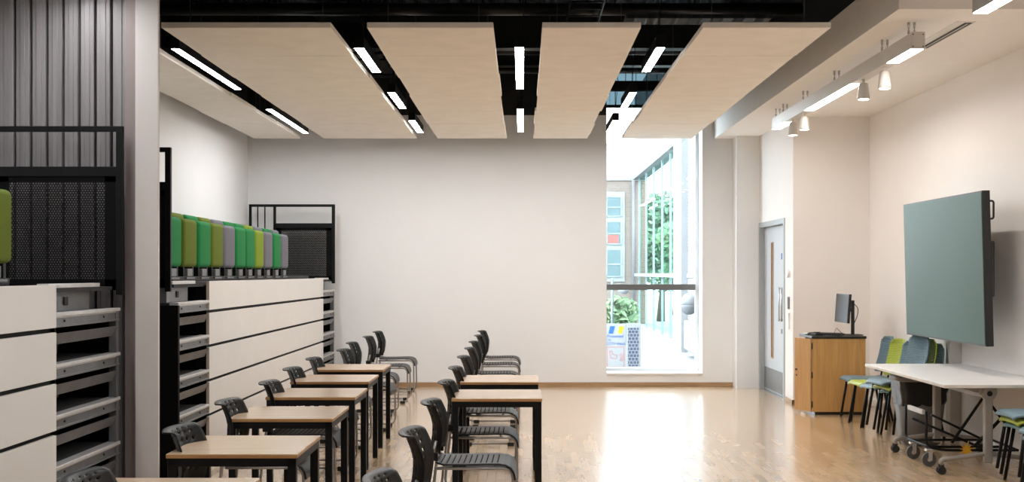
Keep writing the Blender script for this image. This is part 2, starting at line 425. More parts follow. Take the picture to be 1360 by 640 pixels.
sg = MB(); sg.box(.0525, .055, 16.05, 16.11, 1.78, 1.86); sg.box(.0525, .055, 15.9, 15.96, 1.78, 1.86); sg.build('blue_door_sign', M['blue_mark'], d)
B(.045, .055, 16.04, 16.10, .82, .88, .003).build('door_lock', M['chrome'], lf)
B(0, .2, DZ0, DZ1, 0, .006).build('threshold', M['chrome'], d)
for (z, h, hw, lab, mt, nm) in ((1.60, .075, .045, 'round white sounder on the wall beside the door, topmost of three fittings', M['white_plastic'], 'wall_sounder'),
                            (1.235, .075, .035, 'dark grey door release button on the wall, middle of three fittings', M['steel'], 'door_release_button'),
                            (1.01, .10, .045, 'white light switch plate beside the door, lowest of three fittings', M['white_plastic'], 'light_switch')):
    if nm == 'wall_sounder':
        q = MB(); q.cyl((XD, 15.38, z), (XD-.03, 15.38, z), h*.7, n=24)
    else:
        q = B(XD-.02, XD, 15.38-hw, 15.38+hw, z-h, z+h, .004)
    o = q.build(nm, mt); tag(o, lab, 'switch' if 'sounder' not in nm else 'alarm')

# ------------------------------------------------------------------ acoustic rafts
PZ = 3.444; PT = .043
rafts = [(-3.673, -3.035, 'narrow pale acoustic ceiling panel nearest the left wall'),
         (-2.715, -1.440, 'wide pale acoustic ceiling panel, second from the left wall'),
         (-1.170, -.221, 'pale acoustic ceiling panel above the desks, just left of the middle lamp row'),
         (.149, .890, 'pale acoustic ceiling panel just right of the middle lamp row'),
         (1.357, 2.318, 'pale acoustic ceiling panel in front of the window head, beside the right bulkhead')]
cuts = [9.33, 10.53, 11.73, 12.93, 14.13, 15.33, 16.53, 17.0]
for i, (a, b_, lab) in enumerate(rafts):
    t = thing('acoustic_ceiling_panel', lab, 'ceiling panel', ((a+b_)/2, 13.16, PZ), 0, 'suspended acoustic ceiling panels')
    hw = (b_-a)/2
    for k in range(len(cuts)-1):
        j = random.uniform(-.009, .009) if k else 0
        B(-hw+j, hw+j, cuts[k]-13.16+.0045, cuts[k+1]-13.16-.0045, 0, PT, .003, 1).build('board', M['panel'], t)
    for sx in (-1, 1):
        for y in (9.7, 12.2, 14.7, 16.8):
            MB().cyl((sx*(hw-.12), y-13.16, PT), (sx*(hw-.12), y-13.16, TOP-PZ-.002), .0018, n=5).build('hanging_wire', M['steel'], t)

# linear lamps in the gaps, plus unseen fill lamps added towards the camera
def lamp_row(xc, w_, zb, spans, labs, grp):
    for (y0, y1), lab in zip(spans, labs):
        t = thing('linear_ceiling_lamp', lab, 'ceiling light', (xc, (y0+y1)/2, zb), 0, grp)
        L = (y1-y0)/2
        B(-w_/2-.004, w_/2+.004, -L-.01, L+.01, .0, .095, .003).build('lamp_housing', M['black_metal'], t)
        B(-w_/2, w_/2, -L, L, -.0015, .001).build('diffuser', M['lamp'], t)
        for y in (-L+.15, L-.15):
            MB().cyl((0, y, .095), (0, y, TOP-zb-.002), .002, n=5).build('hanging_wire', M['black_metal'], t)
        MB().tube([(.02, -L+.3, .095), (.025, -L+.32, .3), (.06, -L+.4, .5), (.03, -L+.5, .9), (.03, -L+.5, TOP-zb-.01)], .004, n=5, fillet=.1).build('cable', M['black_metal'], t)
lamp_row(-2.87, .062, PZ+.012, [(14.07, 16.45), (10.27, 12.53), (5.9, 8.2), (1.5, 3.8)],
         ['long lit ceiling lamp in the leftmost gap, the one nearer the back wall', 'long lit ceiling lamp in the leftmost gap, the one nearer the camera',
          'added unseen long fill lamp on the left, above the near desks', 'added unseen long fill lamp on the left, above the camera end of the room'], 'long lamps between the ceiling panels')
g2 = [(15.1, 16.38), (12.77, 13.97), (10.24, 11.46), (7.7, 8.2), (5.2, 6.4)]
lamp_row(-1.347, .074, PZ+.012, [g2[0], g2[1], g2[2], g2[4], (1.6, 2.8)],
         ['short lit lamp in the second gap from the left, nearest the back wall', 'short lit lamp in the second gap from the left, middle of the three',
          'short lit lamp in the second gap from the left, nearest the camera', 'added unseen short fill lamp above the near left desks', 'added unseen short fill lamp left of the camera'], 'short lamps between the ceiling panels')
lamp_row(-.026, .070, PZ+.012, [(14.03, 16.3), (10.2, 12.5), (5.9, 8.2), (1.5, 3.8)],
         ['lit lamp in the middle gap between ceiling panels, nearer the back wall', 'lit lamp in the middle gap between ceiling panels, nearer the camera',
          'added unseen long fill lamp in the middle row above the near chairs', 'added unseen long fill lamp in the middle row above the camera'], 'long lamps between the ceiling panels')
lamp_row(1.135, .070, PZ+.012, [(15.1, 16.3), (12.75, 13.85), (10.22, 11.44), (5.2, 6.4), (1.6, 2.8)],
         ['short lit lamp hanging before the window head, nearest the back wall', 'short lit lamp hanging right of centre, middle of the three before the window',
          'short lit lamp hanging right of centre, nearest the camera of the three before the window', 'added unseen short fill lamp above the open floor at right', 'added unseen short fill lamp right of the camera'], 'short lamps between the ceiling panels')

# black void: beams, ducts, pipes
for y, zb, hh, lab in ((9.75, 3.78, .36, 'nearest black steel beam across the ceiling void'), (13.6, 4.05, .4, 'second black steel beam across the ceiling void'), (16.4, 4.33, .3, 'black steel beam across the ceiling void nearest the back wall')):
    m = MB(); m.box(XL, 2.7, y-.09, y+.09, zb, zb+.018); m.box(XL, 2.7, y-.09, y+.09, zb+hh-.018, zb+hh); m.box(XL, 2.7, y-.008, y+.008, zb, zb+hh)
    tag(m.build('ceiling_beam', M['duct']), lab, 'beam', 'black beams in the ceiling void')
for y, z, r, lab in ((9.10, 3.635, .016, 'thin black conduit across the top, lowest of the bundle'), (9.2, 3.70, .022, 'thin black conduit just above the lowest one across the top'), (12.0, 4.15, .06, 'black pipe crossing the void behind the first beam'), (15.2, 4.32, .05, 'black pipe crossing the void before the window'), (15.6, 4.40, .04, 'thinner black pipe beside the one crossing before the window'), (17.0, 4.38, .05, 'black pipe running along the top of the back wall')):
    m = MB().cyl((XL, y, z), (2.7, y, z), r, n=16)
    for k in range(5): m.cyl((XL+.8+k*1.3, y, z), (XL+.8+k*1.3, y, TOP-.002), .006, n=6)
    tag(m.build('ceiling_pipe', M['duct']), lab, 'pipe', 'black pipes in the ceiling void')
m = MB(); m.box(-2.2, -1.75, 9.4, 17.2, 4.3, 4.65, .01)
for k in range(7): m.box(-2.22, -1.73, 9.9+k*1.15, 9.94+k*1.15, 4.28, 4.67)
tag(m.build('ventilation_duct', M['duct']), 'black square ventilation duct running above the left ceiling panels', 'duct')
m = MB()
for sx in (.42, .72): m.box(sx, sx+.012, 9.4, 17.2, 4.0, 4.06)
for k in range(26): m.box(.42, .73, 9.5+k*.3, 9.53+k*.3, 4.0, 4.012)
tag(m.build('cable_tray', M['duct']), 'black cable tray running above the panel right of the middle lamps', 'cable tray')
m = MB(); m.box(.95, 2.3, 11.45, 11.75, 3.95, 3.99, .004)
tag(m.build('grey_service_panel', M['deck']), 'dull grey service panel seen between the ceiling panels', 'panel')

# ------------------------------------------------------------------ right track with lamps and spots
def track(y0, y1, segs, spots, lab, cover, brackets=()):
    t = thing('ceiling_track_light', lab, 'ceiling light', (2.959, 0, 3.28))
    hw = .049
    m = MB(); m.box(-hw, hw, y0, y1, .003, .125, .002); m.build('track_body', M['white_metal'], t)
    e = MB(); e.box(-hw-.003, hw+.003, y0-.006, y0, 0, .128, .001); e.build('end_cap', M['white_metal'], t)
    for a in (-1, 1):
        for b2 in (.018, .108): MB().cyl((a*.038, y0-.006, b2), (a*.038, y0-.009, b2), .005, n=8).build('screw', M['rubber'], t)
    for a, b2 in segs: B(-hw+.004, hw-.004, a, b2, -.002, .005).build('diffuser', M['lamp_warm'], t)
    for y in brackets:
        m = MB()
        for s in (-.022, .022):
            m.cyl((s, y, .125), (s, y, cover-3.28+.003), .005, n=6); m.cyl((s, y, .14), (s, y, .165), .009, n=8); m.cyl((s, y, cover-3.28-.04), (s, y, cover-3.28), .010, n=8)
        m.build('bracket', M['chrome'], t)
    for y in spots:
        s = thing('x', 'x', 'x'); bpy.data.objects.remove(s)
        m = MB(); m.cyl((0, y, .003), (0, y, -.035), .012, n=10)
        hd = m.build('spotlight_stem', M['white_metal'], t)
        m = MB(); m.lathe([(.030, -.03), (.036, -.034), (.040, -.05), (.052, -.155), (.053, -.17), (.047, -.17)], (0, y, 0), 20)
        h2 = m.build('spotlight', M['white_metal'], t)
        MB().cyl((0, y, -.168), (0, y, -.172), .044, n=20).build('spotlight_lens', M['spot_glow'], h2)
track(9.30, 14.5, [(9.32, 9.93), (11.04, 12.83), (13.86, 14.48)], [10.15, 10.78, 13.05, 13.6],
      'long white lighting track with four spotlights under the right ceiling', SOF, [9.45, 10.15, 11.7, 13.0, 14.0, 14.4])
track(5.0, 8.04, [(5.05, 8.03)], [], 'nearer white lighting track at the top right corner, without spotlights', 4.0, [5.4, 6.6, 7.8])
t = thing('slot_diffuser', 'dark slot air diffuser with white blades recessed in the right ceiling', 'vent', (3.36, 9.97, SOF))
B(-.075, .075, -.56, .56, -.004, 0).build('diffuser_frame', M['white_metal'], t)
B(.0, .06, -.53, .53, -.006, -.004).build('slot', M['black_paint'], t)
B(.026, .034, -.50, .50, -.009, -.006).build('blade', M['white_metal'], t)

# ------------------------------------------------------------------ left: partition, pier
pw = MB(); pw.box(XL, -2.56, 8.40, 8.46, 0, TOP, mi=0)
struct(pw, 'wall_divider', M['cladding_dark'])
x = -2.66-.109*12
cm = MB()
k = 0
xx = -2.665
while xx > XL:
    x1 = xx; x0 = max(XL, xx-.089)
    cm.box(x0, x1, 8.35, 8.40, 0, TOP-.01, .004, 1)
    cm.box(x0+.028, x1-.026, 8.343, 8.352, 0, TOP-.01, .003, 1)
    xx -= .1085
struct(cm, 'wall_divider_cladding', M['cladding'])
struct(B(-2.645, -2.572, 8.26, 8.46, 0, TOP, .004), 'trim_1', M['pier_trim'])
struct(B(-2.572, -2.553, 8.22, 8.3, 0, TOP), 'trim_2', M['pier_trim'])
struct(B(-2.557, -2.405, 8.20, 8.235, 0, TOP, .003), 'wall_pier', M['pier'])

# ------------------------------------------------------------------ retractable seating units
XF = -2.63
LINES = [1.28, .99, .70, .41, .12]
def seating_unit(y0, y1, fy0, fy1, lab, near_end):
    t = thing('retractable_seating_unit', lab, 'bleacher', (XF, y0, 0), 0, 'stowed retractable seating units')
    Y0, Y1 = 0, y1-y0; a, b_ = fy0-y0, fy1-y0
    tops = [1.535]+[z-.013 for z in LINES]
    bots = [z+.013 for z in LINES]+[0.0]
    for zt, zb in zip(tops, bots):
        if zt-zb < .03: continue
        m = MB(); m.box(-.024, 0, a, b_, zb, zt, .0015, 1); m.build('fascia_board', [M['fascia']], t)
        m = MB(); m.box(-.024, .0005, a-.004, a, zb, zt); m.build('board_edge', M['fascia_edge'], t)
    # black core behind; end sheet added so the tier voids read as shade
    B(-.42, -.055, Y1-.012, Y1-.004, 0, 1.30).build('void_shade_sheet', M['black_sheet'], t)
    B(-1.24, -.42, Y0+.03, Y1-.03, 0, 1.49).build('core', M['black_sheet'], t)
    B(-.42, -.03, a+.02, b_-.02, 0, 1.5).build('carriage', M['black_sheet'], t)
    for i, z in enumerate(LINES):
        for (s0, s1) in ((Y0, a), (b_, Y1)):
            if s1-s0 < .2: continue
            m = MB(); m.box(-.075, .0, s0, s1, z+.074, z+.096, .003, 1); m.box(-.060, -.012, s0, s1, z+.066, z+.076)
            m.build('nosing', M['nosing'], t)
            B(-.42, -.070, s0, s1, z+.07, z+.09).build('tread', M['carpet'], t)
            m = MB(); m.box(-.035, -.018, s0, s1, z+.016, z+.070, .002, 1); m.box(-.035, -.004, s0, s1, z+.012, z+.024, .002, 1)
            for q in (.15, .75): m.cyl((-.019, s0+(s1-s0)*q, z+.046), (-.012, s0+(s1-s0)*q, z+.046), .007, n=8, mi=1)
            m.build('channel', [M['steel'], M['rubber']], t)
            m = MB(); m.prism([(-.02, z-.022), (-.005, z-.022), (-.035, z-.086), (-.05, z-.086)], 'y', s0, s1-.02)
            m.build('lower_channel', M['steel'], t)
            m = MB(); m.box(-.45, -.40, s0, s1, z-.20, z-.12); m.build('back_rail', M['steel'], t)
    # end latch boxes and top deck
    B(-1.2, -.05, Y0+.05, Y1-.02, 1.49, 1.515).build('deck', M['carpet'], t)
    for (s0, s1) in ((Y0, a), (b_, Y1)):
        if s1-s0 < .2: continue
        B(-.12, -.05, s0+.02, s1-.25, 1.515, 1.540, .003).build('deck_nosing', M['nosing'], t)
        lb = B(-.30, -.10, s0+.03, s1-.3, 1.372, 1.492, .003).build('latch_box', M['steel'], t)
        B(-.10, -.09, (s0+s1)/2-.19, (s0+s1)/2-.13, 1.41, 1.46, .003).build('latch', M['rubber'], lb)
    for s in (Y1-.055, ):
        B(-.06, -.010, s, s+.05, 0, 1.37, .003).build('end_post', M['steel'], t)
    if near_end:
        m = MB(); m.box(-1.2, .010, -.05, -.004, 0, 1.355, .003); m.build('end_panel', M['black_sheet'], t)
    # beam with seat mounts
    B(-.22, -.14, a-.6, b_-.3, 1.535, 1.575, .004).build('seat_rail', M['black_metal'], t)
    return t
seating_unit(9.50, 17.42, 10.43, 16.40, 'stowed seating unit with white boards and black bands, below the row of green seats', True)
seating_unit(2.0, 8.13, 2.9, 7.01, 'nearer stowed seating unit at the left edge, in front of the grey cladding', False)

def guard_rail(y, lab, dx=0):
    t = thing('guard_rail', lab, 'railing', (dx, y, 0), 0, 'black guard rails on the seating units')
    zb, zt = 1.50, 2.565
    m = MB()
    m.box(-3.82, -2.62, -.018, .018, zt-.036, zt, .003); m.box(-2.664, -2.62, -.020, .020, zb-.04, zt, .004)
    m.box(-3.82, -3.785, -.018, .018, zb, zt, .003); m.box(-3.48, -3.445, -.018, .018, zb, zt, .003)
    m.box(-3.48, -2.64, -.018, .018, 2.235, 2.30, .003)
    m.build('rail_frame', M['black_metal'], t)
    for xx in (-3.70, -3.60): B(xx-.008, xx+.008, -.008, .008, zb, zt-.03, .002).build('baluster', M['black_metal'], t)
    m = MB(); m.box(-3.46, -3.37, -.006, .006, zb-.01, 2.25); m.box(-2.74, -2.64, -.006, .006, zb-.01, 2.25); m.box(-3.46, -2.64, -.006, .006, zb-.01, 1.56); m.box(-3.46, -2.64, -.006, .006, 2.20, 2.26)
    m.build('panel_border', M['black_sheet'], t)
    B(-3.37, -2.74, -.001, .001, 1.56, 2.20).build('perforated_panel', M['perf_shaded' if y > 17 else 'perf'], t)
guard_rail(8.155, 'tall black guard rail with perforated panel in front of the grey cladding at left')
guard_rail(9.52, 'black guard rail just visible behind the right edge of the pier', -.072)
guard_rail(17.36, 'black guard rail with perforated panel against the back wall, beyond the row of seats')

# folded seats
def cushion(xc, w_, h, t_, z0):
    m = MB(); m.box(xc-t_/2, xc+t_/2, -w_/2, w_/2, z0, z0+h, min(t_*.45, .040), 5); return m
def seat_proto():
    t = thing('folded_seat', '', 'seat', (0, 0, 0))
    cushion(0, .405, .40, .085, .112).build('seat_cushion', M['fabric_green'], t, smooth=True)
    cushion(-.105, .39, .45, .075, .115).build('backrest', M['fabric_green'], t, smooth=True)
    m = MB(); m.box(-.16, .02, -.16, -.12, 0, .12, .004); m.box(-.16, .02, .12, .16, 0, .12, .004); m.box(-.13, -.03, -.17, .17, .02, .05, .004)
    m.build('seat_bracket', M['black_metal'], t)
    m = MB(); m.box(.0, .04, -.10, .05, .035, .10, .006); m.box(.03, .045, -.14, .12, .012, .028, .003); m.build('release_box', M['steel'], t)
    return t
seqB = [(9.87, 'green'), (10.34, 'olive'), (10.81, 'green'), (11.27, 'olive'), (11.74, 'grey'), (12.20, 'green'), (12.63, 'green'), (13.06, 'lime'), (13.53, 'grey'), (14.0, 'green'), (14.45, 'grey')]
ords = ['first', 'second', 'third', 'fourth', 'fifth', 'sixth', 'seventh', 'eighth', 'ninth', 'tenth', 'eleventh']
cname = dict(green='emerald green', olive='olive green', grey='light grey', lime='bright lime green')
sp = seat_proto()
for i, (y, c) in enumerate(seqB):
    if i == len(seqB)-1: lab = 'light grey folded seat at the far end of the seat row'
    elif c == 'lime': lab = 'only bright lime folded seat, eighth from the pier'
    else: lab = '%s folded seat, %s from the pier in the row' % (cname[c], ords[i])
    sw = {'seat_cushion': M['fabric_'+c], 'backrest': M['fabric_'+c]}
    dup(sp, (-2.80, y, 1.54), None, lab, 'folded seats on the far seating unit', sw)
dup(sp, (-2.80, 6.53, 1.54), None, 'olive folded seat at the left edge of the photo, before the perforated rail', None, {'seat_cushion': M['fabric_olive'], 'backrest': M['fabric_olive']})
for o in list(sp.children)+[sp]: bpy.data.objects.remove(o)

# ------------------------------------------------------------------ desks
def desk_proto():
    t = thing('exam_desk', '', 'desk')
    w_, dpt, H = .640, .70, .72
    m = MB(); m.box(-w_/2, w_/2, 0, dpt, H-.0215, H-.0035, .002, 1); m.build('edge_band', M['desk_edge'], t)
    m = MB(); m.box(-w_/2+.001, w_/2-.001, .001, dpt-.001, H-.0040, H, .0015, 1); m.build('desk_top', M['desk_top'], t)
    m = MB(); m.box(-w_/2+.006, w_/2-.006, .006, .036, H-.062, H-.0215, .002, 1); m.box(-w_/2+.006, w_/2-.006, dpt-.036, dpt-.006, H-.062, H-.0215, .002, 1)
    m.box(-w_/2+.006, -w_/2+.036, .036, dpt-.036, H-.062, H-.0215); m.box(w_/2-.036, w_/2-.006, .036, dpt-.036, H-.062, H-.0215)
    m.build('apron', M['black_metal'], t)
    for sx in (-1, 1):
        for y in (.006, dpt-.048):
            x0 = sx*(w_/2-.006); x1 = x0-sx*.042
            B(min(x0, x1), max(x0, x1), y, y+.042, .008, H-.022, .003, 1).build('leg', M['black_metal'], t)
            B(min(x0, x1)+.002, max(x0, x1)-.002, y+.002, y+.040, 0, .010).build('leg_cap', M['rubber'], t)
    return t
dp = desk_proto()
leftd = [(4.65, -1.450), (6.05, -1.418), (7.53, -1.470), (8.84, -1.510), (10.10, -1.570), (11.36, -1.595)]
ld = ['left column desk cut off by the bottom edge of the photo', 'second beech desk from the camera in the left column', 'third beech desk from the camera in the left column',
      'fourth beech desk from the camera in the left column', 'second beech desk from the far end of the left column', 'furthest beech desk of the left column']
for (y, xc), lab in zip(leftd, ld): dup(dp, (xc, y, 0), None, lab, 'beech exam desks in the left column')
for (y, xc), lab in zip([(8.73, -.180), (10.06, -.186)], ['nearer of the two beech desks in the right column', 'farther of the two beech desks in the right column']):
    dup(dp, (xc, y, 0), None, lab, 'beech exam desks in the right column')
for o in list(dp.children)+[dp]: bpy.data.objects.remove(o)

# ------------------------------------------------------------------ perforated chairs
def chair_proto():
    t = thing('perforated_chair', '', 'chair')
    # backrest grid with real holes
    prof = [(-.278, .515), (-.272, .56), (-.264, .62), (-.262, .68), (-.275, .73), (-.293, .775), (-.305, .800), (-.318, .812), (-.338, .813)]
    def P(s):
        n = len(prof)-1; f = min(max(s, 0), 1)*n; i = min(int(f), n-1); u = f-i
        return (prof[i][0]*(1-u)+prof[i+1][0]*u, prof[i][1]*(1-u)+prof[i+1][1]*u)
    NU, NV = 26, 27
    bm = bmesh.new(); grid = []
    for j in range(NV+1):
        s = j/NV; px, pz = P(s); row = []
        half = .205 + .018*math.sin(min(1, s/.75)*PI) - (.03*(1-s/.1)**2 if s < .1 else 0)
        if s > .86: half = .222
        for i in range(NU+1):
            u = -1+2*i/NU
            cv = .075*u*u*(1 if s < .8 else 1-(s-.8)*2.0)
            row.append(bm.verts.new((px+cv, u*half, pz)))
        grid.append(row)
    holes = set()
    for hj in (5, 8, 11, 14, 17, 20):
        for hi in (4, 7, 10, 15, 18, 21):
            holes.add((hi, hj))
    for j in range(NV):
        for i in range(NU):
            if (i, j) in holes: continue
            f = bm.faces.new((grid[j][i], grid[j][i+1], grid[j+1][i+1], grid[j+1][i])); f.smooth = True
    me = bpy.data.meshes.new('backrest'); bm.to_mesh(me); bm.free(); me.materials.append(M['shell'])
    o = bpy.data.objects.new('backrest', me); COL.objects.link(o); o.parent = t
    md = o.modifiers.new('s', 'SOLIDIFY'); md.thickness = .007; md.offset = 0
    # seat
    sp_ = [(-.235, .462), (-.22, .452), (-.18, .446), (-.05, .447), (.08, .450), (.15, .450), (.19, .444), (.218, .428), (.235, .400), (.243, .36)]
    bm = bmesh.new(); grid = []
    for (px, pz) in sp_:
        row = []
        for i in range(17):
            u = -1+2*i/16
            half = .225 if px > -.2 else .225-(.2+px)*-1*1.4
            row.append(bm.verts.new((px, u*half, pz+.006*u*u)))
        grid.append(row)
    for j in range(len(sp_)-1):
        for i in range(16):
            f = bm.faces.new((grid[j][i], grid[j][i+1], grid[j+1][i+1], grid[j+1][i])); f.smooth = True
    me = bpy.data.meshes.new('seat'); bm.to_mesh(me); bm.free(); me.materials.append(M['shell_seat'])
    o = bpy.data.objects.new('seat', me); COL.objects.link(o); o.parent = t
    md = o.modifiers.new('s', 'SOLIDIFY'); md.thickness = .010; md.offset = -1
    for sy in (-1, 1):
        y = sy*.214
        m = MB(); m.tube([(-.225, y*.96, .60), (-.252, y, .48), (-.305, y, .022), (.238, y, .022), (.232, y, .436), (-.235, y, .436)], .0095, n=8, fillet=.065)
        m.build('side_frame', M['tube'], t)
        m = MB(); m.box(-.275, -.215, y-.013, y+.013, .48, .53, .006); m.build('back_clip', M['shell'], t)
        for xx in (-.215, .175):
            B(xx-.03, xx+.03, y-.014, y+.014, 0, .034, .004).build('foot_pad', M['rubber'], t)
    m = MB(); m.cyl((-.15, -.214, .432), (-.15, .214, .432), .008, n=8); m.cyl((.12, -.214, .432), (.12, .214, .432), .008, n=8)
    m.build('cross_bar', M['tube'], t)
    return t
cp = chair_proto()
rightc = [4.80, 6.20, 7.63, 9.02, 10.37, 11.73, 13.07, 14.30, 15.75, 16.95]
rl = ['black chair back cut off by the bottom edge, left of the open floor', 'second black chair from the camera in the right column, no desk',
      'third black chair from the camera in the right column, in front of the desks', 'black chair tucked under the nearer desk of the right column',
      'black chair tucked under the farther desk of the right column', 'black chair just beyond the farther desk of the right column',
      'fourth black chair from the back wall in the right column', 'third black chair from the back wall in the right column',
      'second black chair from the back wall in the right column', 'last black chair of the right column, nearest the back wall']
for y, lab in zip(rightc, rl):
    dup(cp, (-.280+random.uniform(-.008, .008), y, 0), random.uniform(-.03, .03), lab, 'black perforated chairs in the right column')
leftc = [(4.84, -1.435), (6.33, -1.475), (7.66, -1.545), (9.0, -1.565), (10.29, -1.64), (11.5, -1.665), (12.8, -1.575), (14.1, -1.665), (15.46, -1.65), (16.77, -1.685)]
ll = ['black chair back at the bottom left corner, below the fascia boards', 'black chair at the second desk from the camera in the left column',
      'black chair at the third desk from the camera in the left column', 'black chair at the fourth desk from the camera in the left column',
      'black chair at the second desk from the far end of the left column', 'black chair at the furthest desk of the left column',
      'fourth black chair from the back wall in the left column, beyond the desks', 'third black chair from the back wall in the left column',
      'second black chair from the back wall in the left column', 'last black chair of the left column, nearest the back wall']
for (y, x), lab in zip(leftc, ll):
    dup(cp, (x, y, 0), random.uniform(-.03, .03), lab, 'black perforated chairs in the left column')
for o in list(cp.children)+[cp]: bpy.data.objects.remove(o)

# ------------------------------------------------------------------ lectern cupboard with monitor
t = thing('lectern_cupboard', 'beech lectern cupboard with black top and half open side door in the alcove', 'cupboard', (3.577, 14.04, 0))
hx = .300; dp_ = .62; H = .862
m = MB(); m.box(-hx, hx, 0, .018, .035, H, .001, 1); m.build('side_panel', M['beech'], t)
m = MB(); m.box(hx-.018, hx, .018, dp_, .035, H); m.box(-hx, hx, dp_-.018, dp_, .035, H); m.box(-hx+.02, hx-.018, .018, dp_-.018, .035, .055); m.box(-hx+.02, hx-.018, .018, dp_-.018, .45, .47)
m.box(-hx, -hx+.018, .36, dp_, .035, H)
m.build('carcass', M['beech'], t)
B(-hx-.01, hx+.01, -.01, dp_+.01, H, H+.028, .004).build('cupboard_top', M['black_lam'], t)
B(-hx+.03, hx-.02, .02, dp_-.02, 0, .035).build('plinth', M['black_lam'], t)
dr = thing('door', 'x', 'x'); del dr['label']; del dr['category']; dr.parent = t; dr.location = (-hx-.004, .004, 0); dr.rotation_euler = (0, 0, math.radians(19))
bpy.data.objects.remove(dr)
dm = MB(); dm.box(-.018, 0, 0, .345, .035, H-.003, .001, 1)
dr = dm.build('door', M['beech_door'], t, loc=(-hx-.006, .004, 0), rz=math.radians(18))
m = MB(); m.box(-.026, -.018, .290, .322, .485, .505, .002); m.cyl((-.018, .30, .43), (-.026, .30, .43), .009, n=12); m.build('door_handle', M['rubber'], dr)
for z in (.12, .45, .78): MB().cyl((-hx-.006, -.004, z-.035), (-hx-.006, -.004, z+.035), .008, n=8).build('hinge', M['rubber'], t)
ct = .890
t = thing('computer_monitor', 'dark flat computer monitor on a black arm stand on the lectern cupboard', 'monitor', (3.80, 14.30, ct))
B(-.13, .10, -.09, .09, 0, .010, .003).build('stand_base', M['black_lam'], t)
m = MB(); m.box(-.018, .018, -.018, .018, .01, .40, .005); m.build('stand_pole', M['black_lam'], t)
m = MB(); m.box(-.10, .0, -.022, .022, .27, .315, .006); m.tube([(.015, -.01, .36), (.06, -.02, .31), (.05, -.02, .22), (.015, -.01, .14)], .005, n=6, fillet=.04); m.build('stand_arm', M['black_lam'], t)
R = Matrix.Translation((-.12, -.02, .31)) @ Matrix.Rotation(math.radians(1), 4, 'Z') @ Matrix.Rotation(math.radians(4), 4, 'Y')
m = MB(); m.box(-.010, .018, -.27, .27, -.165, .165, .004, M4=R); m.build('screen_case', M['black_lam'], t)
m = MB(); m.box(-.0125, -.0098, -.262, .262, -.157, .157, M4=R); m.build('screen', M['screen_off'], t)
# keyboard, cable, papers
m = MB(); m.box(-.07, .07, -.2, .2, 0, .022, .005)
for i in range(14):
    for j in range(4): m.box(-.055+j*.028, -.055+j*.028+.022, -.185+i*.027, -.185+i*.027+.022, .022, .028)
o = m.build('keyboard', M['black_lam'], loc=(3.50, 14.32, ct), rz=.9); tag(o, 'black keyboard lying on the lectern cupboard beside the monitor', 'keyboard')
m = MB(); m.box(-.05, .05, -.06, .06, 0, .03, .008); m.box(-.03, .03, -.03, .03, .03, .042, .006)
o = m.build('desk_phone', M['black_lam'], loc=(3.37, 14.22, ct), rz=.3); tag(o, 'small black control box on the left end of the lectern top', 'control box')
m = MB().tube([(3.56, 14.2, ct+.02), (3.60, 14.25, ct+.09), (3.64, 14.28, ct+.05), (3.69, 14.3, ct+.015)], .003, n=6, fillet=.04)
tag(m.build('cable', M['black_lam']), 'thin black cable looping between keyboard and monitor', 'cable')
m = MB(); 
for k in range(5): m.box(-.10, .10, -.07, .07, k*.003, k*.003+.0025, M4=Matrix.Rotation(.12*k, 4, 'Z'))
tag(m.build('paper_stack', M['paper'], loc=(3.36, 14.50, ct)), 'small stack of papers at the back left of the lectern top', 'papers')

# ------------------------------------------------------------------ display on the right wall
t = thing('wall_display', 'large switched off display leaning slightly forward on the right wall', 'television', (3.86, 11.475, 1.64))
tilt = Matrix.Rotation(math.radians(-1.5), 4, 'Y')
m = MB(); m.box(.004, .070, -1.075, 1.075, -.655, .655, .004, M4=tilt); m.build('display_case', M['tv_case'], t)
m = MB(); m.box(0, .006, -1.062, 1.062, -.640, .642, .001, 1, M4=tilt); m.build('screen', M['tv_glass'], t)
m = MB(); m.tube([(.055, -1.03, .57), (.10, -1.03, .57), (.10, -1.03, .42), (.055, -1.03, .42)], .009, n=8, fillet=.02); m.build('carry_handle', M['tv_case'], t)
m = MB(); m.box(.07, XR-3.86-.001, -.35, .35, -.25, .25, .01); m.box(.068, .12, -.5, .5, .10, .16); m.box(.068, .12, -.5, .5, -.16, -.10); m.build('wall_bracket', M['steel'], t)
t = thing('display_column', 'narrow white steel column below the large display', 'stand', (4.174, 12.03, 0))
B(-.055, .055, -.06, .06, 0, 1.42, .004).build('column_post', M['white_metal'], t)
MB().cyl((-.005, -.060, .97), (-.005, -.066, .97), .020, n=20).build('cap', M['steel'], t)
B(.03, .055, .061, .10, 0, 1.35, .003).build('dark_side', M['steel'], t)
o = B(XR-.035, XR, 10.28, 10.42, 1.04, 1.16, .006).build('wall_socket_box', M['white_plastic']); tag(o, 'small white socket box on the wall behind the near corner of the display', 'socket')

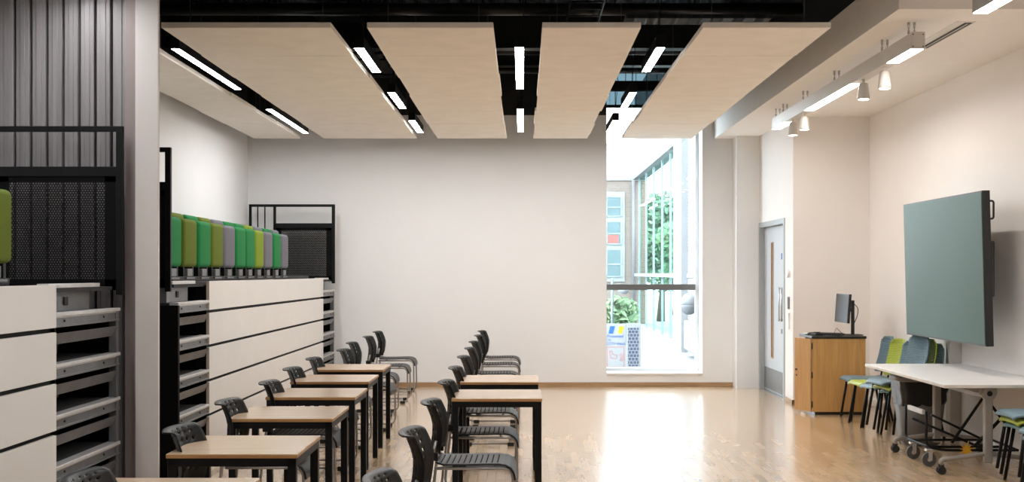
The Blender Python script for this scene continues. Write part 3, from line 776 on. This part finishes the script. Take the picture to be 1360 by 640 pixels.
# ------------------------------------------------------------------ white flip top table
t = thing('flip_top_table', 'white topped wheeled table against the right wall below the display', 'table', (3.76, 9.70, 0))
m = MB(); m.box(-.465, .465, 0, 2.26, .703, .727, .003, 1); m.build('table_edge', M['white_edge'], t)
m = MB(); m.box(-.463, .463, .002, 2.258, .7265, .731, .001, 1); m.build('tabletop', M['white_top'], t)
for y in (.20, 1.42):
    m = MB(); m.box(-.085, -.020, y-.03, y+.03, .09, .62, .012, 3); lg = m.build('leg', M['alu'], t)
    m = MB(); m.box(-.125, .02, y-.016, y+.016, .63, .703, .012, 3); m.cyl((-.05, y-.034, .645), (-.05, y+.034, .645), .055, n=24); m.build('hinge_plate', M['alu'], t)
    MB().cyl((-.05, y-.040, .645), (-.05, y+.04, .645), .021, n=16).build('hinge_bolt', M['rubber'], t)
    m = MB(); m.tube([(-.425, y, .075), (-.425, y, .115), (-.05, y, .165), (.34, y, .115), (.34, y, .075)], .019, n=10, fillet=.035); m.build('foot', M['alu'], t)
    for xx in (-.425, .34):
        m = MB(); m.cyl((xx, y-.028, .033), (xx, y-.010, .033), .033, n=18); m.cyl((xx, y+.010, y and .033), (xx, y+.028, .033), .033, n=18); m.box(xx-.022, xx+.022, y-.012, y+.012, .03, .082, .004)
        m.build('castor', M['rubber'], t)
B(-.07, -.035, .20, 1.42, .60, .635, .004).build('cross_beam', M['alu'], t)

# ------------------------------------------------------------------ trolley under the table
t = thing('chair_trolley', 'black tubular chair trolley with two grey castors under the white table', 'trolley', (3.37, 10.5, 0))
m = MB(); m.tube([(-.03, .32, .46), (-.03, .32, .165), (-.01, -.22, .165), (.60, -.22, .165)], .011, n=8, fillet=.06)
m.tube([(-.03, -.22, .46), (-.03, -.22, .17), (.1, -.24, .14), (.72, -.24, .14)], .011, n=8, fillet=.06)
m.tube([(-.02, .32, .15), (.72, .32, .15)], .011, n=8); m.tube([(.72, -.24, .14), (.72, .32, .15)], .011, n=8)
m.build('base_frame', M['black_metal'], t)
m = MB(); m.box(-.045, -.018, -.16, .24, .425, .465, .006); m.build('cross_rail', M['nosing'], t)
m = MB(); m.tube([(.02, .30, .34), (.50, .05, .10+.03)], .011, n=8); m.tube([(.10, .05, .40), (.62, .05, .15)], .010, n=8)
m.tube([(.25, -.02, .17), (.52, -.02, .56), (.60, -.02, .55)], .014, n=8); m.tube([(.52, -.05, .56), (.72, -.05, .30)], .012, n=8); m.tube([(.42, -.08, .15), (.68, -.08, .42)], .015, n=8)
m.build('folding_strut', M['black_metal'], t)
for y in (.22, -.20):
    m = MB(); m.cyl((.0, y-.013, .058), (.0, y+.013, .058), .058, n=24); cs = m.build('castor', M['castor_grey'], t)
    MB().cyl((0, y-.017, .058), (0, y+.017, .058), .018, n=16).build('hub', M['chrome'], cs)
    m = MB(); m.box(-.012, .022, y-.026, y-.018, .05, .14, .002); m.box(-.012, .022, y+.018, y+.026, .05, .14, .002); m.box(-.03, .03, y-.03, y+.03, .128, .15, .004); m.build('castor_fork', M['chrome'], cs)
m = MB()
for k in range(11):
    a = k*2*PI/11+.2; L = random.uniform(.045, .085)
    w_ = .012
    dx, dz = math.cos(a), math.sin(a)
    m.prism([(-dz*w_, dx*w_), (dx*L, dz*L), (dz*w_, -dx*w_), (-dx*.01, -dz*.01)], 'y', -.008-k*.002, .0-k*.002)
o = m.build('yellow_ribbon_bow', M['yellow'], loc=(3.655, 10.235, .150)); tag(o, 'ragged yellow ribbon bow tied to the trolley bar under the table', 'ribbon')

# bin
t = thing('waste_bin', 'tall grey waste bin with black liner beneath the white table', 'bin', (3.71, 11.62, 0))
def frust(m, a0, b0, z0, a1, b1, z1, mi=0):
    t_ = bmesh.new(); bmesh.ops.create_cube(t_, size=1)
    for v in t_.verts:
        lo = v.co.z < 0
        v.co = Vector((v.co.x*2*(a0 if lo else a1), v.co.y*2*(b0 if lo else b1), z0 if lo else z1))
    bmesh.ops.bevel(t_, geom=t_.edges[:], offset=.02, segments=3, affect='EDGES')
    for f in t_.faces: f.smooth = True
    m._merge(t_, mi)
m = MB(); frust(m, .155, .13, 0, .205, .17, .53); m.build('bin_body', M['bin_grey'], t)
m = MB(); frust(m, .225, .19, .58, .232, .20, .66); m.build('bin_rim', M['bin_grey'], t)
m = MB(); 
n = 40; rings = []
for j in range(7):
    z = .60-j*.035; row = []
    for k in range(n):
        a = 2*PI*k/n; ca, sa = math.cos(a), math.sin(a)
        r = 1/max(abs(ca)/.225, abs(sa)/.19)**1
        r *= 1-.02*j+random.uniform(-.025, .025)*(j > 0)
        zz = z+(random.uniform(-.03, .01) if j == 6 else 0)
        row.append(m.b.verts.new((ca*r, sa*r, zz)))
    rings.append(row)
for j in range(6):
    for k in range(n):
        f = m.b.faces.new((rings[j][k], rings[j][(k+1) % n], rings[j+1][(k+1) % n], rings[j+1][k])); f.smooth = True
m.build('bin_liner', M['bin_bag'], t)

# ------------------------------------------------------------------ coloured chairs at right (front faces -X)
def color_chair():
    t = thing('stacking_chair', '', 'chair')
    # seat shell: x from -.22 (front) to +.2
    pr = [(-.232, .425), (-.225, .442), (-.19, .455), (-.08, .456), (.05, .450), (.15, .448), (.20, .456)]
    bm = bmesh.new(); grid = []
    for (px, pz) in pr:
        row = []
        for i in range(15):
            u = -1+2*i/14
            half = .225 if px > -.15 else .225-((-.15-px)/.082)**2*.05
            row.append(bm.verts.new((px, u*half, pz-.012*u*u*u*u)))
        grid.append(row)
    for j in range(len(pr)-1):
        for i in range(14):
            bm.faces.new((grid[j][i], grid[j][i+1], grid[j+1][i+1], grid[j+1][i])).smooth = True
    me = bpy.data.meshes.new('seat'); bm.to_mesh(me); bm.free(); me.materials.append(M['seat_blue'])
    o = bpy.data.objects.new('seat', me); COL.objects.link(o); o.parent = t
    md = o.modifiers.new('s', 'SOLIDIFY'); md.thickness = .016; md.offset = -1
    # backrest
    bm = bmesh.new(); grid = []
    for j in range(19):
        s = j/18; z = .52+s*.39; row = []
        half = .195+.02*math.sin(s*PI)-(.07*((s-.85)/.15)**2 if s > .85 else 0)-(.03*((.12-s)/.12)**2 if s < .12 else 0)
        px = .205+.09*s+.02*math.sin(s*PI)
        for i in range(17):
            u = -1+2*i/16
            row.append(bm.verts.new((px-.055*u*u, u*half, z-(.012*u*u if s > .9 else 0))))
        grid.append(row)
    for j in range(18):
        for i in range(16):
            bm.faces.new((grid[j][i], grid[j][i+1], grid[j+1][i+1], grid[j+1][i])).smooth = True
    me = bpy.data.meshes.new('backrest'); bm.to_mesh(me); bm.free(); me.materials.append(M['back_blue'])
    o = bpy.data.objects.new('backrest', me); COL.objects.link(o); o.parent = t
    md = o.modifiers.new('s', 'SOLIDIFY'); md.thickness = .014; md.offset = 0
    for sy in (-1, 1):
        for fx, bx in ((-.150, -.215), (.15, .235)):
            MB().cyl((fx, sy*.185, .436), (bx, sy*.215, .0), .0135, n=10).build('leg', M['black_metal'], t)
        MB().tube([(.12, sy*.13, .435), (.205, sy*.13, .44), (.235, sy*.13, .60)], .010, n=8, fillet=.05).build('back_support', M['black_metal'], t)
    m = MB(); m.box(-.16, .16, -.19, -.165, .425, .438); m.box(-.16, .16, .165, .19, .425, .438); m.box(.13, .155, -.19, .19, .42, .435); m.box(-.16, -.135, -.19, .19, .42, .435); m.build('seat_frame', M['black_metal'], t)
    return t
pc = color_chair()
SW = {'blue': {'seat': M['seat_blue'], 'backrest': M['back_blue']}, 'lime': {'seat': M['seat_lime'], 'backrest': M['back_lime']}, 'teal': {'seat': M['seat_teal'], 'backrest': M['back_teal']}}
def cc(x, y, z, rz, c, lab): dup(pc, (x, y, z), rz, lab, 'coloured stacking chairs on the right', SW[c])
cc(3.77, 13.66, 0, .0, 'blue', 'slate blue chair nearest the lectern cupboard')
cc(3.73, 13.12, 0, .08, 'lime', 'lime green chair standing between two blue chairs by the lectern')
cc(3.75, 12.70, 0, .12, 'blue', 'slate blue chair right of the lime chair, partly hidden by the stack')
cc(3.68, 12.22, .090, .16, 'blue', 'top blue chair of the stack at the far end of the white table')
cc(3.745, 12.20, .045, .16, 'lime', 'lime chair in the middle of the stack at the far end of the white table')
cc(3.81, 12.18, 0, .16, 'teal', 'lowest teal chair of the stack at the far end of the white table')
cc(3.895, 9.42, .090, 0, 'blue', 'top blue chair of the stack in front of the white table')
cc(3.925, 9.42, .045, 0, 'lime', 'lime chair under the blue one before the white table')
cc(3.955, 9.42, 0, 0, 'teal', 'lowest teal chair of the stack in front of the white table')
cc(3.77, 8.66, .045, 0, 'blue', 'blue chair cut off by the right edge of the photo, on top')
cc(3.80, 8.66, 0, 0, 'teal', 'teal chair cut off by the right edge, under the blue one')
for o in list(pc.children)+[pc]: bpy.data.objects.remove(o)

# ------------------------------------------------------------------ outside
struct(B(-30, 40, YB+.45, 80, -.35, -.12), 'ground', M['grout'])
# opposite house
t = thing('brick_house', 'pale brick house opposite with white framed windows, seen through the glass', 'building', (3.99, 40.15, -.12))
B(-9, -.10, 0, 2.5, 0, 4.72).build('wall', M['brick_pale'], t)
B(-9.1, 0, -.06, 2.6, 4.72, 4.82).build('parapet', M['concrete'], t)
B(-.12, .0, -.02, 2.4, 0, 4.7).build('red_brick_pier', M['brick_red'], t)
B(-1.35, -.10, .8, 2.5, 4.8, 6.0).build('white_upper_block', M['concrete'], t)
MB().cyl((-.42, -.08, 0), (-.42, -.08, 4.75), .05, n=10).build('drainpipe', M['slab'], t)
wi = B(-1.35, -.69, -.05, .02, 1.45, 4.35, .01).build('window_surround', M['concrete'], t)
for z0, z1 in ((1.60, 2.48), (2.65, 3.38), (3.55, 4.18)):
    fmw = MB(); fmw.box(-1.27, -.80, -.08, -.04, z0, z1); wn = fmw.build('window', M['glass_far'], t)
    bb = MB(); bb.box(-1.29, -1.25, -.10, -.07, z0, z1); bb.box(-.83, -.79, -.10, -.07, z0, z1); bb.box(-1.27, -.80, -.10, -.07, z0+(z1-z0)*.45, z0+(z1-z0)*.5); bb.box(-1.27, -.8, -.10, -.07, z0, z0+.03)
    bb.build('frame', M['concrete'], wn)
B(-1.24, -.90, -.084, -.079, 2.70, 2.95).build('red_blind', M['red_mark'], t)
# own wing: brick, slab, glazing
t = thing('glazed_wing', 'projecting wing with tall glazing, grey mullions and pale brick, outside the window', 'building', (3.60, 19.0, -.12))
m = MB(); m.box(0, .35, -.8, 9.4, 0, 7.5); m.box(0, .35, 9.4, 20.9, 4.95, 7.5)
m.build('brick_wall', M['brick_side'], t)
B(-.14, .02, 8.1, 9.5, 0, 4.80).build('white_pilaster', M['concrete'], t)
B(-.06, .35, 9.4, 20.9, 4.72, 4.95, .01).build('soffit_slab', M['slab'], t)
B(.02, .3, 9.4, 20.9, 0, .10).build('plinth', M['concrete'], t)
B(.10, .12, 9.5, 20.8, .1, 4.72).build('glazing', M['glass_wing'], t)
for y in (9.75, 11.9, 13.75, 15.9, 18.0, 20.2): B(.06, .115, y, y+.07, .1, 4.72, .008).build('mullion', M['mullion'], t)
B(-.02, .14, 7.2, 20.9, 1.62, 1.72, .01).build('handrail', M['concrete'], t)
B(-.25, .0, 3.2, 6.8, .15, .75, .03).build('planter', M['concrete'], t)
# trees
def tree(name, x, y, z0, r, h, n, mat, lab):
    t = thing(name, lab, 'tree', (x, y, -.12), 0, 'trees outside the window')
    MB().cyl((0, 0, 0), (.1, 0, z0+h*.4), .16, .07, n=8).build('trunk', M['bark'], t)
    m = MB()
    cl = [(random.uniform(-.55, .55)*r, random.uniform(-.55, .55)*r, z0+random.uniform(.15, .9)*h, random.uniform(.35, .6)*r) for _ in range(9)]
    for _ in range(n):
        cx, cy, cz, cr_ = random.choice(cl)
        v = Vector((random.gauss(0, 1), random.gauss(0, 1), random.gauss(0, 1))).normalized()*cr_*random.uniform(.7, 1.05)
        p = Vector((cx, cy, cz))+v
        a = Vector((random.gauss(0, 1), random.gauss(0, 1), random.gauss(0, 1))).normalized()*random.uniform(.08, .16)
        b2 = a.orthogonal().normalized()*a.length*.6
        m.quad([p-a, p+b2, p+a, p-b2])
    m.build('foliage', mat, t)
tree('broadleaf_tree', 4.85, 38.5, .2, .9, 3.2, 2600, M['leaf'], 'green tree seen through the wing glazing, nearest one')
tree('broadleaf_tree', 4.95, 44.5, .3, 1.3, 4.3, 3000, M['leaf_dark'], 'darker green tree behind the nearest one, through the wing glazing')
tree('broadleaf_tree', 6.3, 51.0, .3, 2.0, 4.6, 3000, M['leaf'], 'furthest green tree seen through the wing glazing')
tree('garden_shrub', 2.50, 31.0, .05, .5, .95, 1400, M['leaf'], 'round green shrub behind the site board, below the transom')
tree('garden_shrub', 1.95, 33.5, 0, .5, .85, 900, M['leaf'], 'smaller green shrub left of the round one behind the site board')
t = thing('street_lamp', 'grey lamp post with two round heads behind the site board', 'street lamp', (1.95, 27, -.12))
MB().cyl((0, 0, 0), (0, 0, 1.62), .035, .025, n=10).build('pole', M['mullion'], t)
for s in (-1, 1):
    m = MB(); m.tube([(0, 0, 1.45), (s*.15, 0, 1.5), (s*.25, 0, 1.42)], .012, n=6, fillet=.05); ar = m.build('arm', M['mullion'], t)
    MB().lathe([(.03, 1.44), (.11, 1.38), (.12, 1.33), (.06, 1.27)], (s*.25, 0, 0), 14).build('lamp_head', M['concrete'], ar)
# site board
t = thing('site_board', 'white notice board with blue and yellow marks and a red outlined hand', 'sign', (1.487, 22.0, -.12))
B(-.02, .345, 0, .02, .02, .83, .004).build('board', M['sign_white'], t)
m = MB(); m.box(0, .03, .02, .05, 0, .8); m.box(.30, .33, .02, .05, 0, .8); m.build('post', M['mullion'], t)
MB().prism([(.035, .655), (.115, .655), (.150, .785), (.065, .785)], 'y', -.004, 0).build('blue_mark', M['blue_mark'], t)
MB().prism([(.20, .655), (.275, .655), (.310, .785), (.225, .785)], 'y', -.004, 0).build('yellow_mark', M['yellow_mark'], t)
def text(s, size, loc, mat, par, name):
    c = bpy.data.curves.new(name, 'FONT'); c.body = s; c.size = size; c.extrude = .002; c.align_x = 'LEFT'
    o = bpy.data.objects.new(name, c); COL.objects.link(o); o.parent = par; o.location = loc; o.rotation_euler = (PI/2, 0, 0); c.materials.append(mat)
    dg = bpy.context.evaluated_depsgraph_get(); me = bpy.data.meshes.new_from_object(o.evaluated_get(dg)); bpy.data.objects.remove(o)
    o = bpy.data.objects.new(name, me); COL.objects.link(o); o.parent = par; o.location = loc; o.rotation_euler = (PI/2, 0, 0)
    return o
text('Protected', .072, (.01, -.003, .585), M['blue_mark'], t, 'lettering')
text('by', .05, (.03, -.003, .53), M['blue_mark'], t, 'lettering')
text('CCTV Watch', .062, (-.005, -.003, .455), M['blue_mark'], t, 'lettering')
m = MB()
for a in ((.01, .31, .415, .421), (.01, .31, .06, .066), (.01, .016, .06, .42), (.304, .31, .06, .42)): m.box(a[0], a[1], -.003, 0, a[2], a[3])
m.build('red_outline', M['red_mark'], t)
m = MB(); m.tube([(.05, -.002, .33), (.10, -.002, .36), (.10, -.002, .29), (.19, -.002, .27), (.17, -.002, .21), (.08, -.002, .22), (.05, -.002, .33)], .004, n=5)
m.tube([(.24, -.002, .30), (.26, -.002, .24), (.24, -.002, .17)], .004, n=5); m.tube([(.27, -.002, .31), (.285, -.002, .24), (.27, -.002, .16)], .004, n=5)
m.build('hand_symbol', M['red_mark'], t)
t = thing('dark_grid_panel', 'tall dark blue panel with a square grid beside the notice board', 'panel', (1.86, 21.9, -.12))
B(-.03, .225, 0, .03, .03, .84, .004).build('frame', M['sign_white'], t)
B(0, .19, -.004, 0, .085, .76).build('grid', M['solar'], t)
t = thing('black_planter_pot', 'round dark bowl fixed to the wing wall at the right of the window', 'planter', (3.43, 25.6, .75))
MB().lathe([(.05, 0), (.13, .05), (.16, .15), (.165, .2)], (0, 0, 0), 18).build('bowl', M['slab'], t)
MB().lathe([(.16, .2), (.15, .34), (.08, .42), (.02, .44)], (0, 0, 0), 18).build('dome', M['concrete'], t)

# ------------------------------------------------------------------ world, camera
wd = bpy.data.worlds.new('sky'); scene.world = wd; wd.use_nodes = True
bg = wd.node_tree.nodes['Background']; bg.inputs[0].default_value = (.86, .94, 1, 1); bg.inputs[1].default_value = 7.0
cam = bpy.data.cameras.new('camera'); co = bpy.data.objects.new('camera', cam); COL.objects.link(co)
co.location = (0, 0, EYE); co.rotation_euler = (PI/2, 0, 0)
cam.sensor_width = 36; cam.lens = 36*F/1360; cam.shift_x = -(VX-680)/1360; cam.shift_y = (VY-320)/1360
cam.clip_end = 300
scene.camera = co
vs = scene.view_settings
vs.view_transform = 'Standard'; vs.look = 'None'; vs.gamma = 1; vs.use_curve_mapping = False; vs.exposure = 0.74
cy = scene.cycles
cy.use_denoising = True; cy.max_bounces = 10; cy.diffuse_bounces = 6; cy.glossy_bounces = 4; cy.transparent_max_bounces = 16; cy.sample_clamp_indirect = 6
